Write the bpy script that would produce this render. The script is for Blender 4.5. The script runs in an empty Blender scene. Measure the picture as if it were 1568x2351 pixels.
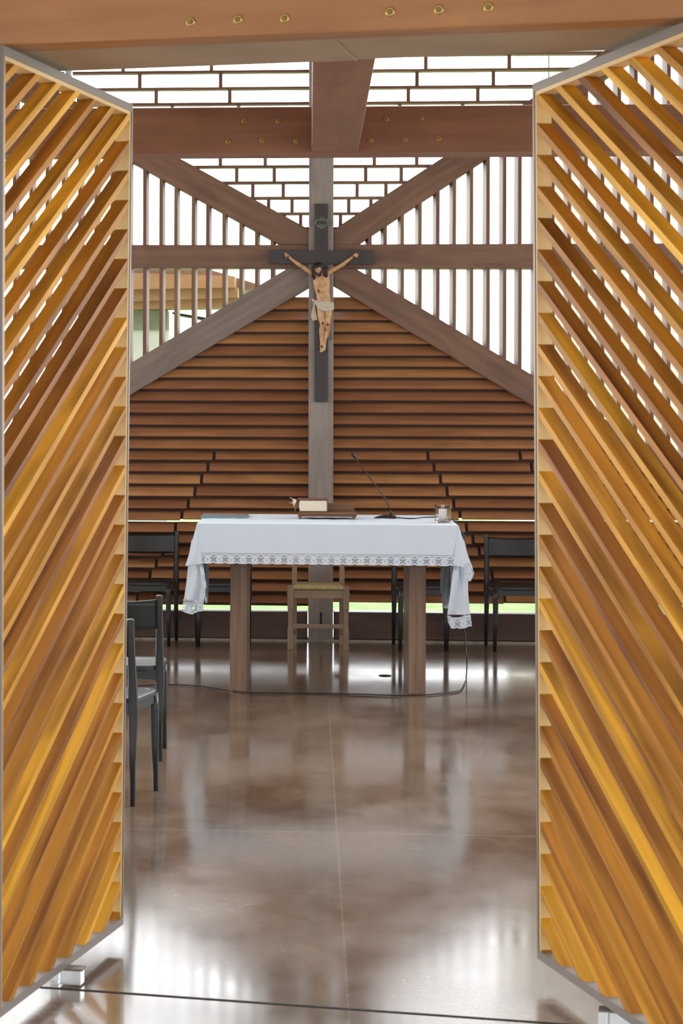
import bpy, bmesh, math, random
from mathutils import Vector, Matrix
random.seed(7)
sc = bpy.context.scene
col = sc.collection
# ------------------------------------------------------------------ camera model
F, PX, PY, ROLL, CAMH, TH = 5200.0, 284.0, 935.0, 0.0036, 1.68, math.atan(0.082)
CT, ST = math.cos(TH), math.sin(TH)
EYE = Vector((0, 0, CAMH))

def ray(px, py):
    dx, dy = px - PX, py - PY
    ix, iy = dx + ROLL * dy, dy - ROLL * dx
    x, y, z = ix / F, 1.0, -iy / F
    return Vector((x * CT - y * ST, x * ST + y * CT, z))

def onY(px, py, Y):
    d = ray(px, py); return EYE + d * (Y / d.y)

def onZ(px, py, Z):
    d = ray(px, py); return EYE + d * ((Z - CAMH) / d.z)

def onP(px, py, p0, n):
    d = ray(px, py); return EYE + d * ((p0 - EYE).dot(n) / d.dot(n))

# ------------------------------------------------------------------ materials
MATS = {}
def new_mat(name):
    m = bpy.data.materials.new(name); m.use_nodes = True
    nt = m.node_tree; b = nt.nodes['Principled BSDF']
    MATS[name] = m
    return m, nt, b

def ramp(nt, stops):
    r = nt.nodes.new('ShaderNodeValToRGB')
    el = r.color_ramp.elements
    while len(el) < len(stops): el.new(0.5)
    for e, (p, c) in zip(el, stops):
        e.position = p; e.color = (*c, 1)
    return r

def wood(name, light, dark, rough=0.5, along=1.6, across=30.0, vary=0.35, hue=0.02, knots=0.0, contrast=(0.3, 0.7)):
    m, nt, b = new_mat(name); N, L = nt.nodes, nt.links
    uv = N.new('ShaderNodeUVMap'); uv.uv_map = 'uv'
    mp = N.new('ShaderNodeMapping'); mp.inputs['Scale'].default_value = (along, across, 1)
    L.new(uv.outputs[0], mp.inputs[0])
    n1 = N.new('ShaderNodeTexNoise'); n1.inputs['Scale'].default_value = 1.0; n1.inputs['Detail'].default_value = 6; n1.inputs['Distortion'].default_value = 0.6
    L.new(mp.outputs[0], n1.inputs[0])
    mp2 = N.new('ShaderNodeMapping'); mp2.inputs['Scale'].default_value = (along * 1.1, across * 0.22, 1)
    L.new(uv.outputs[0], mp2.inputs[0])
    n2 = N.new('ShaderNodeTexNoise'); n2.inputs['Scale'].default_value = 1.0; n2.inputs['Detail'].default_value = 3; n2.inputs['Distortion'].default_value = 1.2
    L.new(mp2.outputs[0], n2.inputs[0])
    mx = N.new('ShaderNodeMath'); mx.operation = 'MULTIPLY_ADD'; mx.inputs[1].default_value = 0.5; 
    L.new(n1.outputs[0], mx.inputs[0])
    h = N.new('ShaderNodeMath'); h.operation = 'MULTIPLY'; h.inputs[1].default_value = 0.5
    L.new(n2.outputs[0], h.inputs[0]); L.new(h.outputs[0], mx.inputs[2])
    r = ramp(nt, [(contrast[0], dark), (contrast[1], light)])
    L.new(mx.outputs[0], r.inputs[0])
    geo = N.new('ShaderNodeNewGeometry')
    hs = N.new('ShaderNodeHueSaturation')
    mr = N.new('ShaderNodeMapRange'); mr.inputs['To Min'].default_value = 1 - vary; mr.inputs['To Max'].default_value = 1 + vary
    L.new(geo.outputs['Random Per Island'], mr.inputs[0]); L.new(mr.outputs[0], hs.inputs['Value'])
    mh = N.new('ShaderNodeMapRange'); mh.inputs['To Min'].default_value = 0.5 - hue; mh.inputs['To Max'].default_value = 0.5 + hue
    L.new(geo.outputs['Random Per Island'], mh.inputs[0]); L.new(mh.outputs[0], hs.inputs['Hue'])
    L.new(r.outputs[0], hs.inputs['Color']); L.new(hs.outputs[0], b.inputs['Base Color'])
    b.inputs['Roughness'].default_value = rough
    bp = N.new('ShaderNodeBump'); bp.inputs['Strength'].default_value = 0.15; bp.inputs['Distance'].default_value = 0.002
    L.new(mx.outputs[0], bp.inputs['Height']); L.new(bp.outputs[0], b.inputs['Normal'])
    return m

def plain(name, c, rough=0.5, metal=0.0, noise=0.0, scale=40.0, **kw):
    m, nt, b = new_mat(name)
    b.inputs['Roughness'].default_value = rough; b.inputs['Metallic'].default_value = metal
    if noise:
        tc = nt.nodes.new('ShaderNodeTexCoord')
        n = nt.nodes.new('ShaderNodeTexNoise'); n.inputs['Scale'].default_value = scale; n.inputs['Detail'].default_value = 5
        nt.links.new(tc.outputs['Object'], n.inputs[0])
        r = ramp(nt, [(0.3, tuple(x * (1 - noise) for x in c)), (0.7, tuple(min(1, x * (1 + noise)) for x in c))])
        nt.links.new(n.outputs[0], r.inputs[0]); nt.links.new(r.outputs[0], b.inputs['Base Color'])
    else:
        b.inputs['Base Color'].default_value = (*c, 1)
    for k, v in kw.items(): b.inputs[k.replace('_', ' ')].default_value = v
    return m

wood('golden', (0.70, 0.325, 0.026), (0.20, 0.068, 0.006), rough=0.62, along=0.7, across=17, vary=0.36, hue=0.012, contrast=(0.36, 0.60))
wood('lining', (0.80, 0.58, 0.27), (0.66, 0.42, 0.16), rough=0.5, vary=0.05)
wood('lintel', (0.50, 0.255, 0.085), (0.33, 0.155, 0.045), rough=0.45, across=18, vary=0.05)
wood('beam', (0.34, 0.165, 0.078), (0.20, 0.092, 0.045), rough=0.5, across=20, vary=0.08)
wood('truss', (0.27, 0.155, 0.084), (0.13, 0.070, 0.040), rough=0.5, across=24, vary=0.1)
wood('weathered', (0.31, 0.245, 0.19), (0.15, 0.12, 0.098), rough=0.5, across=26, vary=0.1)
wood('louver', (0.56, 0.265, 0.12), (0.30, 0.130, 0.052), rough=0.5, across=26, vary=0.25, hue=0.008)
wood('bar', (0.25, 0.135, 0.075), (0.15, 0.075, 0.042), rough=0.55, across=26, vary=0.15)
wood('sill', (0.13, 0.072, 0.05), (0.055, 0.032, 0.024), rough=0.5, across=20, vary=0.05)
wood('silvered', (0.38, 0.335, 0.285), (0.20, 0.172, 0.145), rough=0.45, across=30, vary=0.05)
wood('crosswood', (0.055, 0.046, 0.044), (0.032, 0.027, 0.027), rough=0.45, across=20, vary=0.05)
wood('altar', (0.29, 0.188, 0.110), (0.12, 0.075, 0.044), rough=0.42, across=30, vary=0.05)
wood('oak', (0.33, 0.245, 0.155), (0.19, 0.135, 0.085), rough=0.5, across=40, vary=0.06)
wood('walnut', (0.22, 0.11, 0.04), (0.11, 0.05, 0.02), rough=0.4, across=60, vary=0.15)
wood('eave', (0.36, 0.17, 0.075), (0.26, 0.115, 0.048), rough=0.6, across=10, vary=0.15)
MATS['golden'].node_tree.nodes['Principled BSDF'].inputs['Specular IOR Level'].default_value = 0.22
plain('soffit', (0.40, 0.31, 0.21), 0.6, noise=0.12, scale=3)
plain('steel', (0.20, 0.165, 0.14), 0.5, 0.2)
plain('brass', (0.62, 0.45, 0.16), 0.3, 0.9)
plain('brass_dark', (0.30, 0.20, 0.06), 0.35, 0.9)
plain('black_plastic', (0.012, 0.014, 0.015), 0.36)
plain('grey_plastic', (0.020, 0.024, 0.026), 0.33)
plain('black_rubber', (0.010, 0.010, 0.011), 0.5)
plain('black_iron', (0.008, 0.008, 0.009), 0.6)
plain('linen', (0.63, 0.71, 0.79), 0.85, noise=0.03, scale=500)
plain('kerb', (0.34, 0.31, 0.23), 0.6, noise=0.3, scale=12)
plain('skin', (0.60, 0.36, 0.17), 0.32, noise=0.22, scale=25)
plain('hair', (0.02, 0.013, 0.010), 0.5, noise=0.5, scale=120)
plain('thorn', (0.035, 0.04, 0.018), 0.6)
plain('loin', (0.60, 0.55, 0.42), 0.45, noise=0.12, scale=60)
plain('blood', (0.10, 0.012, 0.008), 0.3)
plain('verdigris', (0.13, 0.155, 0.125), 0.6, 0.2, noise=0.35, scale=90)
plain('paper', (0.74, 0.67, 0.52), 0.8, noise=0.06, scale=200)
plain('leather', (0.14, 0.055, 0.025), 0.5, noise=0.3, scale=60)
plain('ribbon', (0.75, 0.72, 0.55), 0.6)
plain('wax', (0.86, 0.84, 0.80), 0.45)
plain('redwax', (0.35, 0.05, 0.03), 0.4)
plain('teal', (0.10, 0.30, 0.33), 0.4)
plain('slate', (0.24, 0.22, 0.24), 0.35, noise=0.2, scale=30)
plain('straw', (0.42, 0.33, 0.16), 0.8, noise=0.3, scale=160)
plain('groove', (0.02, 0.016, 0.012), 0.8)
plain('galvanised', (0.75, 0.78, 0.78), 0.28, 0.7)
plain('white_wall', (0.55, 0.53, 0.48), 0.8, noise=0.04, scale=2)
plain('green_wall', (0.20, 0.20, 0.14), 0.8, noise=0.2, scale=6)
plain('pink_wall', (0.80, 0.70, 0.66), 0.8, noise=0.05, scale=2)
plain('pale_wall', (0.85, 0.84, 0.84), 0.8, noise=0.03, scale=2)
plain('paving', (0.80, 0.79, 0.75), 0.8, noise=0.06, scale=3)
plain('lawn', (0.16, 0.30, 0.06), 0.9, noise=0.35, scale=5)
m, nt, b = new_mat('glass')
b.inputs['Base Color'].default_value = (0.96, 0.97, 0.96, 1); b.inputs['Roughness'].default_value = 0.02
b.inputs['Transmission Weight'].default_value = 1.0; b.inputs['IOR'].default_value = 1.45

# ------------------------------------------------------------------ mesh builder
ORIG = {}     # object name -> world origin

def props(o, label=None, cat=None, group=None, kind=None):
    for k, v in (('label', label), ('category', cat), ('group', group), ('kind', kind)):
        if v: o[k] = v
    return o

def empty(name, loc, label=None, cat=None, group=None, kind=None):
    o = bpy.data.objects.new(name, None); col.objects.link(o)
    o.empty_display_size = 0.05; o.location = loc; ORIG[o.name] = Vector(loc)
    return props(o, label, cat, group, kind)

class MB:
    def __init__(s):
        s.v, s.f, s.uv = [], [], []
    def face(s, idx, long, off):
        pts = [s.v[i] for i in idx]
        n = (pts[1] - pts[0]).cross(pts[2] - pts[0])
        if n.length < 1e-12 and len(pts) > 3: n = (pts[2] - pts[0]).cross(pts[3] - pts[0])
        if n.length < 1e-12: n = Vector((0, 0, 1))
        n.normalize()
        l = long - n * long.dot(n)
        if l.length < 0.2:
            l = n.orthogonal()
        l.normalize(); w = n.cross(l)
        s.f.append(list(idx)); s.uv.append([(p.dot(l) + off[0], p.dot(w) + off[1]) for p in pts])
    def roff(s): return (random.uniform(0, 50), random.uniform(0, 50))
    def hexa(s, p, long=None):
        p = [Vector(q) for q in p]
        if long is None:
            es = [p[1] - p[0], p[3] - p[0], p[4] - p[0]]
            long = max(es, key=lambda e: e.length)
        long = long.normalized(); b = len(s.v); s.v += p; off = s.roff()
        c = sum(p, Vector()) / 8
        for q in ((0, 3, 2, 1), (4, 5, 6, 7), (0, 1, 5, 4), (1, 2, 6, 5), (2, 3, 7, 6), (3, 0, 4, 7)):
            pts = [p[i] for i in q]
            n = (pts[1] - pts[0]).cross(pts[3] - pts[0])
            if n.dot(sum(pts, Vector()) / 4 - c) < 0: q = q[::-1]
            s.face([b + i for i in q], long, off)
        return s
    def box(s, lo, hi, long=None):
        x0, y0, z0 = lo; x1, y1, z1 = hi
        return s.hexa([(x0, y0, z0), (x1, y0, z0), (x1, y1, z0), (x0, y1, z0), (x0, y0, z1), (x1, y0, z1), (x1, y1, z1), (x0, y1, z1)], long)
    def obox(s, c, ax, half):
        c = Vector(c); a = [Vector(x).normalized() * h for x, h in zip(ax, half)]
        q = [(-1, -1, -1), (1, -1, -1), (1, 1, -1), (-1, 1, -1), (-1, -1, 1), (1, -1, 1), (1, 1, 1), (-1, 1, 1)]
        return s.hexa([c + a[0] * i + a[1] * j + a[2] * k for i, j, k in q])
    def bar(s, p, q, w, d, up=Vector((0, 1, 0))):
        p, q = Vector(p), Vector(q); l = q - p
        side = l.cross(up).normalized(); u = side.cross(l).normalized()
        return s.obox((p + q) / 2, (l, side, u), (l.length / 2, w / 2, d / 2))
    def prism(s, poly, ext, long):
        """poly: world points in order; ext: extrusion vector"""
        poly = [Vector(p) for p in poly]; ext = Vector(ext); long = Vector(long).normalized(); off = s.roff()
        n = (poly[1] - poly[0]).cross(poly[2] - poly[0])
        if n.dot(ext) > 0: poly = poly[::-1]
        b = len(s.v); k = len(poly); s.v += poly + [p + ext for p in poly]
        s.face(range(b, b + k), long, off); s.face([b + k + i for i in range(k)][::-1], long, off)
        for i in range(k):
            j = (i + 1) % k
            s.face([b + i, b + k + i, b + k + j, b + j], long, off)
        return s
    def rings(s, rings, cap=True):
        off = s.roff(); b = len(s.v); k = len(rings[0])
        for r in rings: s.v += [Vector(p) for p in r]
        long = (Vector(rings[-1][0]) - Vector(rings[0][0]))
        long = long.normalized() if long.length > 1e-9 else Vector((0, 0, 1))
        for i in range(len(rings) - 1):
            for j in range(k):
                a, c = b + i * k, b + (i + 1) * k
                s.face([a + j, a + (j + 1) % k, c + (j + 1) % k, c + j], long, off)
        if cap:
            s.face([b + j for j in range(k)][::-1], long, off); s.face([b + (len(rings) - 1) * k + j for j in range(k)], long, off)
        return s
    def tube(s, pts, rad, seg=10, yscale=None):
        """round (or elliptical) tube through pts; rad: number or list"""
        pts = [Vector(p) for p in pts]; n = len(pts)
        rad = rad if isinstance(rad, (list, tuple)) else [rad] * n
        rs = []; ref = None
        for i, p in enumerate(pts):
            t = (pts[min(i + 1, n - 1)] - pts[max(i - 1, 0)]).normalized()
            if ref is None: ref = t.orthogonal().normalized()
            ref = (ref - t * ref.dot(t)).normalized(); w = t.cross(ref)
            rs.append([p + (ref * math.cos(a) + w * math.sin(a)) * rad[i] for a in (2 * math.pi * j / seg for j in range(seg))])
        return s.rings(rs)
    def loft(s, secs, seg=14):
        """secs: (centre, rx in the wall plane, ry towards the viewer); sections perpendicular to the chain"""
        n = len(secs); rs = []
        for i, (c, rx, ry) in enumerate(secs):
            t = Vector(secs[min(i + 1, n - 1)][0]) - Vector(secs[max(i - 1, 0)][0])
            t.normalize(); y = Vector((0, 1, 0)); side = y.cross(t).normalized(); d = t.cross(side).normalized()
            rs.append([Vector(c) + side * rx * math.cos(a) + d * ry * math.sin(a) for a in (2 * math.pi * j / seg for j in range(seg))])
        return s.rings(rs)
    def lathe(s, prof, c, seg=24):
        c = Vector(c)
        return s.rings([[c + Vector((r * math.cos(a), r * math.sin(a), z)) for a in (2 * math.pi * j / seg for j in range(seg))] for r, z in prof])
    def ball(s, c, rx, ry, rz, seg=14, rot=None):
        c = Vector(c); rs = []
        for i in range(1, 9):
            t = math.pi * i / 9
            ring = [Vector((rx * math.sin(t) * math.cos(a), ry * math.sin(t) * math.sin(a), -rz * math.cos(t))) for a in (2 * math.pi * j / seg for j in range(seg))]
            rs.append([c + (rot @ p if rot else p) for p in ring])
        return s.rings(rs)
    def grid(s, rows):
        b = len(s.v); k = len(rows[0]); off = s.roff()
        for r in rows: s.v += [Vector(p) for p in r]
        for i in range(len(rows) - 1):
            for j in range(k - 1):
                a = b + i * k + j
                s.face([a, a + 1, a + k + 1, a + k], Vector((1, 0, 0)), off)
        return s
    def build(s, name, mat, parent=None, base=None, smooth=False, bevel=0.0, mods=(), **kw):
        if parent is not None: o0 = ORIG[parent.name]
        elif base is not None: o0 = Vector(base)
        else:
            xs = [[p[i] for p in s.v] for i in range(3)]
            o0 = Vector(((min(xs[0]) + max(xs[0])) / 2, (min(xs[1]) + max(xs[1])) / 2, min(xs[2])))
        me = bpy.data.meshes.new(name)
        me.from_pydata([p - o0 for p in s.v], [], s.f)
        uvl = me.uv_layers.new(name='uv')
        flat = [x for f in s.uv for t in f for x in t]
        uvl.data.foreach_set('uv', flat)
        if smooth: me.polygons.foreach_set('use_smooth', [True] * len(me.polygons))
        me.materials.append(MATS[mat]); me.validate(); me.update()
        o = bpy.data.objects.new(name, me); col.objects.link(o); ORIG[o.name] = o0
        if parent is not None: o.parent = parent
        else: o.location = o0
        if bevel:
            bv = o.modifiers.new('bevel', 'BEVEL'); bv.width = bevel; bv.segments = 2; bv.limit_method = 'ANGLE'
        for t, d in mods:
            md = o.modifiers.new(t.lower(), t)
            for k_, v_ in d.items(): setattr(md, k_, v_)
        return props(o, **kw)

def copy_tree(o, parent=None):
    c = o.copy(); col.objects.link(c)
    if parent is not None: c.parent = parent
    for ch in [x for x in bpy.data.objects if x.parent == o and x != c]: copy_tree(ch, c)
    return c

V = Vector
# ------------------------------------------------------------------ reference planes
WY = 16.42                       # back wall: front face of the truss
FP0 = onZ(150, 2262, 0.0)        # entrance wall line (pivots of the doors)
fu = V((1, -0.27, 0)); fu = V((fu.x * CT - fu.y * ST, fu.x * ST + fu.y * CT, 0)).normalized()   # along the entrance wall
fn = V((fu.y, -fu.x, 0))         # towards the camera
def front(px, py, off): return onP(px, py, FP0 + fn * off, fn)
def W(px, py, off=0.0): return onY(px, py, WY - off)
BACK = V((0, 1, 0))
HD = 2.655                       # underside of the entrance lintel

# ------------------------------------------------------------------ floor and outdoors
m, nt, b = new_mat('concrete'); N, L = nt.nodes, nt.links
tc = N.new('ShaderNodeNewGeometry')
mp = N.new('ShaderNodeMapping'); mp.inputs['Scale'].default_value = (1.0, 0.55, 1); L.new(tc.outputs['Position'], mp.inputs[0])
n1 = N.new('ShaderNodeTexNoise'); n1.inputs['Scale'].default_value = 1.6; n1.inputs['Detail'].default_value = 7; n1.inputs['Roughness'].default_value = 0.62; L.new(mp.outputs[0], n1.inputs[0])
n2 = N.new('ShaderNodeTexNoise'); n2.inputs['Scale'].default_value = 26; n2.inputs['Detail'].default_value = 3; L.new(tc.outputs['Position'], n2.inputs[0])
r1 = ramp(nt, [(0.33, (0.10, 0.064, 0.040)), (0.66, (0.24, 0.175, 0.125))]); L.new(n1.outputs[0], r1.inputs[0])
r2 = ramp(nt, [(0.3, (0.8, 0.8, 0.8)), (0.7, (1.12, 1.12, 1.12))]); L.new(n2.outputs[0], r2.inputs[0])
mul = N.new('ShaderNodeMix'); mul.data_type = 'RGBA'; mul.blend_type = 'MULTIPLY'; mul.inputs[0].default_value = 1.0
L.new(r1.outputs[0], mul.inputs[6]); L.new(r2.outputs[0], mul.inputs[7])
sx = N.new('ShaderNodeSeparateXYZ'); L.new(tc.outputs['Position'], sx.inputs[0])
def line_mask(sock, c, w):
    a = N.new('ShaderNodeMath'); a.operation = 'SUBTRACT'; a.inputs[1].default_value = c; L.new(sock, a.inputs[0])
    q = N.new('ShaderNodeMath'); q.operation = 'ABSOLUTE'; L.new(a.outputs[0], q.inputs[0])
    t = N.new('ShaderNodeMath'); t.operation = 'LESS_THAN'; t.inputs[1].default_value = w; L.new(q.outputs[0], t.inputs[0])
    return t.outputs[0]
JX = (onZ(762, 1740, 0).x + onZ(795, 2240, 0).x) / 2
masks = [line_mask(sx.outputs[0], JX, 0.0035), line_mask(sx.outputs[1], onZ(1100, 1918, 0).y, 0.008), line_mask(sx.outputs[1], onZ(1000, 1636, 0).y, 0.009)]
acc = masks[0]
for k in masks[1:]:
    a = N.new('ShaderNodeMath'); a.operation = 'MAXIMUM'; L.new(acc, a.inputs[0]); L.new(k, a.inputs[1]); acc = a.outputs[0]
jm = N.new('ShaderNodeMix'); jm.data_type = 'RGBA'; jm.inputs[7].default_value = (0.36, 0.31, 0.26, 1)
jf = N.new('ShaderNodeMath'); jf.operation = 'MULTIPLY'; jf.inputs[1].default_value = 0.3; L.new(acc, jf.inputs[0])
L.new(jf.outputs[0], jm.inputs[0]); L.new(mul.outputs[2], jm.inputs[6]); L.new(jm.outputs[2], b.inputs['Base Color'])
rr = N.new('ShaderNodeMapRange'); rr.inputs['From Min'].default_value = 0.3; rr.inputs['From Max'].default_value = 0.7
rr.inputs['To Min'].default_value = 0.08; rr.inputs['To Max'].default_value = 0.17; L.new(n1.outputs[0], rr.inputs[0]); L.new(rr.outputs[0], b.inputs['Roughness'])
b.inputs['IOR'].default_value = 2.2

MB().box((-6, -6, -0.15), (6, 16.66, 0.0)).build('floor', 'concrete', kind='structure')
MB().box((-14, 16.66, -0.16), (14, 18.9, -0.02)).build('terrace_ground', 'paving', kind='structure')
MB().box((-40, 18.9, -0.16), (40, 60, -0.03)).build('lawn_ground', 'lawn', kind='structure')

# threshold groove in the floor along the entrance wall
g = MB()
p, q = onZ(60, 2263.5, 0), onZ(1330, 2353, 0)
d = (q - p).normalized(); nrm = V((d.y, -d.x, 0)) * 0.011
g.prism([p - d * 0.3, q + d * 0.3, q + d * 0.3 + nrm, p - d * 0.3 + nrm], V((0, 0, 0.002)), d)
g.build('trim_1', 'groove', kind='structure')

# ------------------------------------------------------------------ back wall
def px_poly(pts, off, depth, long=None):
    P_ = [W(x, y, off) for x, y in pts]
    if long is None: long = max(((P_[(i + 1) % len(P_)] - P_[i]) for i in range(len(P_))), key=lambda e: e.length)
    return P_, BACK * depth, long

def timber(name, pts, off, depth, mat, label, cat='beam', bevel=0.005, group=None, parent=None):
    a = MB(); a.prism(*px_poly(pts, off, depth)); return a.build(name, mat, parent, bevel=bevel, label=label, cat=cat, group=group)

XL, XR = -260, 1830
post = empty('timber_post', W(737, 1471, 0), 'tall square timber post behind the altar that carries the crucifix', 'post')
a = MB(); a.prism(*px_poly([(709.5, 100), (766.5, 100), (764.5, 1472), (707.5, 1472)], 0.05, 0.20)); a.build('shaft', 'silvered', post, bevel=0.004)
a = MB()
q0, q1 = W(735, 1406, 0.052), W(739, 1436, 0.052)
a.box((min(q0.x, q1.x), WY - 0.054, q1.z), (max(q0.x, q1.x), WY - 0.045, q0.z)); a.build('slot', 'black_iron', post, label='narrow black slot low in the post')

timber('timber_beam', [(XL, 562), (710.5, 562), (710.5, 616), (XL, 616)], 0.0, 0.17, 'truss', 'long horizontal timber rail meeting the post at crucifix height, on the wooden-eave side')
timber('timber_beam', [(766, 561), (XR, 558), (XR, 617), (766, 616)], 0.0, 0.17, 'truss', 'long horizontal timber rail meeting the post at crucifix height, on the candle side')
timber('diagonal_brace', [(710.5, 527), (710.5, 562), (643, 562), (-250, 67), (-250, 0)], -0.004, 0.15, 'truss', 'diagonal timber brace rising from the crucifix post, on the wooden-eave side', 'brace')
timber('diagonal_brace', [(766, 527), (766, 562), (822, 562), (1560, 68), (1560, 2)], -0.004, 0.15, 'truss', 'diagonal timber brace rising from the crucifix post, on the candle side', 'brace')
timber('diagonal_brace', [(660, 616), (710.5, 616), (710.5, 660), (-300, 1266), (-300, 1196)], -0.004, 0.15, 'weathered', 'diagonal greyish timber brace falling from the crucifix post, below the wooden eave', 'brace')
timber('diagonal_brace', [(816, 616), (766, 616), (766, 656), (1830, 1300), (1830, 1229)], -0.004, 0.15, 'truss', 'diagonal timber brace falling from the crucifix post, above the candle side of the altar', 'brace')
timber('sill_beam', [(XL, 1398.5), (706, 1405), (706, 1467), (XL, 1455)], 0.03, 0.18, 'sill', 'dark timber sill beam at the foot of the louvred wall, on the near-chair side')
timber('sill_beam', [(766, 1405), (XR, 1418), (XR, 1479), (766, 1467)], 0.03, 0.18, 'sill', 'dark timber sill beam at the foot of the louvred wall, on the candle side')
# light concrete kerb under the sill
MB().box((-4.5, WY - 0.075, 0), (4.5, WY + 0.2, 0.012)).build('trim_2', 'kerb', kind='structure')

wall = empty('wall_back', (W(737, 1471).x, WY, 0), 'open timber back wall of louvres, upright slats and a lattice', 'wall', kind='structure')
# louvres
LB = [708, 733, 760, 787.4, 815, 840, 865.3, 891.8, 918.6, 946.6, 974, 1001, 1028.7, 1054.5, 1081, 1109, 1137.8, 1165.5, 1192, 1220, 1247, 1274, 1301, 1328, 1355.6, 1382.8]
OFF_F, OFF_B = -0.014, -0.100
def brace_x(y, sgn):   # where the lower braces' middle line runs at height y
    return 708 - (y - 634) / 0.6 if sgn < 0 else 766 + (y - 634) / 0.605
def louver(mb, x0, x1, yb, yt):
    zb_, zt_ = W((x0 + x1) / 2, yb, OFF_F).z, W((x0 + x1) / 2, yt, OFF_B).z
    p = [W(x0, yb, OFF_F), W(x1, yb, OFF_F), W(x1, yt, OFF_B), W(x0, yt, OFF_B)]
    p = [V((p[0].x, p[0].y, zb_)), V((p[1].x, p[1].y, zb_)), V((p[1].x, p[2].y, zt_)), V((p[0].x, p[3].y, zt_))]
    e = V((0, 0.012, -0.006))
    mb.hexa([p[0], p[1], p[1] + e, p[0] + e, p[3], p[2], p[2] + e, p[3] + e], V((1, 0, 0)))
for sgn, xc in ((-1, 712), (1, 762)):
    pan, bak = MB(), MB()
    for i, yb in enumerate(LB):
        prev = LB[i - 1] if i else 680
        yt = prev + 7.0 if i else 682
        xe = brace_x((yb + prev) / 2, sgn)
        xe = max(xe, -280) if sgn < 0 else min(xe, 1820)
        ym = (yb + prev) / 2 + 4
        cuts = []
        if yb > 1050:
            for sl in (0.54, 1.006):
                xj = 737 + sgn * (ym - 590) * sl
                if (sgn < 0 and xj > xe + 30) or (sgn > 0 and xj < xe - 30): cuts.append(xj)
        edges = sorted([xc, xe]); cuts = sorted(cuts)
        xs = [edges[0]]
        for c in cuts: xs += [c - 3.6, c + 3.6]
        xs.append(edges[1])
        for k in range(0, len(xs), 2):
            if xs[k + 1] - xs[k] > 4: louver(pan, xs[k], xs[k + 1], yb, yt)
        # dark board added behind the slot above this louvre to keep it shaded
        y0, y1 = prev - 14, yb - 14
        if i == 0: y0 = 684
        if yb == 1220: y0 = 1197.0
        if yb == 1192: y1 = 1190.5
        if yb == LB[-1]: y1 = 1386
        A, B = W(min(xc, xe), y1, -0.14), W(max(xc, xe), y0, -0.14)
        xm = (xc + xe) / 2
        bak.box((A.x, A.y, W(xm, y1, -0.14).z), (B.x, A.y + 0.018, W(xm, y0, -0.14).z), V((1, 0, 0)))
    pan.build('louver_panel', 'louver', wall)
    bak.build('added_backing_slat_panel', 'sill', wall)

# upright slats in the four bays
def lineY(x, a, b): return a[1] + (x - a[0]) * (b[1] - a[1]) / (b[0] - a[0])
ul = lambda x: lineY(x, (643, 562), (-250, 67)); ur = lambda x: lineY(x, (822, 562), (1560, 68))
ll = lambda x: lineY(x, (660, 616), (-300, 1196)); lr = lambda x: lineY(x, (816, 616), (1830, 1229))
def upright(mb, x, y0, y1, rot):
    """one board on edge: front edge 0.022 wide, 0.17 deep, turned a little about the vertical"""
    A, B = W(x, y0, -0.01), W(x, y1, -0.01)
    d = V((math.sin(rot), math.cos(rot), 0)) * 0.115; wv = V((0.025, 0, 0))
    mb.hexa([V((A.x, A.y, B.z)), V((A.x, A.y, B.z)) + wv, V((A.x, A.y, B.z)) + wv + d, V((A.x, A.y, B.z)) + d,
             A, A + wv, A + wv + d, A + d], V((0, 0, 1)))
LX = [621, 585, 549, 510.5, 473, 440, 400, 366, 328.5, 292, 254, 217, 180, 142, 105, 68, 30, -8, -45]
RX = [845.5, 880.5, 920, 960.5, 1001.5, 1039.5, 1079, 1117, 1155, 1190, 1228, 1266, 1304, 1342, 1380, 1418, 1456, 1494, 1532, 1570, 1608]
bays = [MB() for _ in range(4)]
for x in LX:
    upright(bays[0], x, max(ul(x + 3) - 3, 40), 566, 0.11); upright(bays[1], x, 612, ll(x + 3) + 3, 0.11)
for x in RX:
    upright(bays[2], x, max(ur(x + 3) - 3, 40), 566, -0.17); upright(bays[3], x, 612, lr(x + 3) + 3, -0.17)
for mb in bays: mb.build('upright_slat_screen', 'bar', wall)

# lattice between the upper braces
LR = [89, 126, 162.5, 201, 236.5, 273, 309, 345, 381.5, 418.5, 454, 490, 524]
for sgn, xc in ((-1, 712), (1, 763)):
    lat = MB()
    for i, y in enumerate(LR):
        ys = y + (3 if sgn < 0 else -2) * (1 if y < 250 else 0)
        xe = 708 - (527 - y) / 0.554 - 12 if sgn < 0 else 766 + (527 - y) / 0.66 + 12
        A, B = W(min(xc, xe), y, -0.03), W(max(xc, xe), y, -0.03)
        zc = W(xc, y, -0.03).z
        if abs(A.x - B.x) > 0.05: lat.box((A.x, A.y, zc - 0.009), (B.x, A.y + 0.08, zc + 0.009), V((1, 0, 0)))
        if i < len(LR) - 1:
            ym = (y + LR[i + 1]) / 2
            for sl in ((1.02, 0.565, 1.5) if sgn < 0 else (0.97, 0.54, 1.45)):
                xj = 737 + sgn * (590 - ym) * sl
                if (sgn < 0 and xj > xe + 20 and xj < xc - 8) or (sgn > 0 and xj < xe - 20 and xj > xc + 8):
                    q = W(xj, ym, -0.04); z2 = W(xc, LR[i + 1], -0.03).z
                    lat.box((q.x - 0.0125, q.y, z2), (q.x + 0.0125, q.y + 0.05, zc))
    lat.build('slat_lattice', 'bar', wall)

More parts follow.
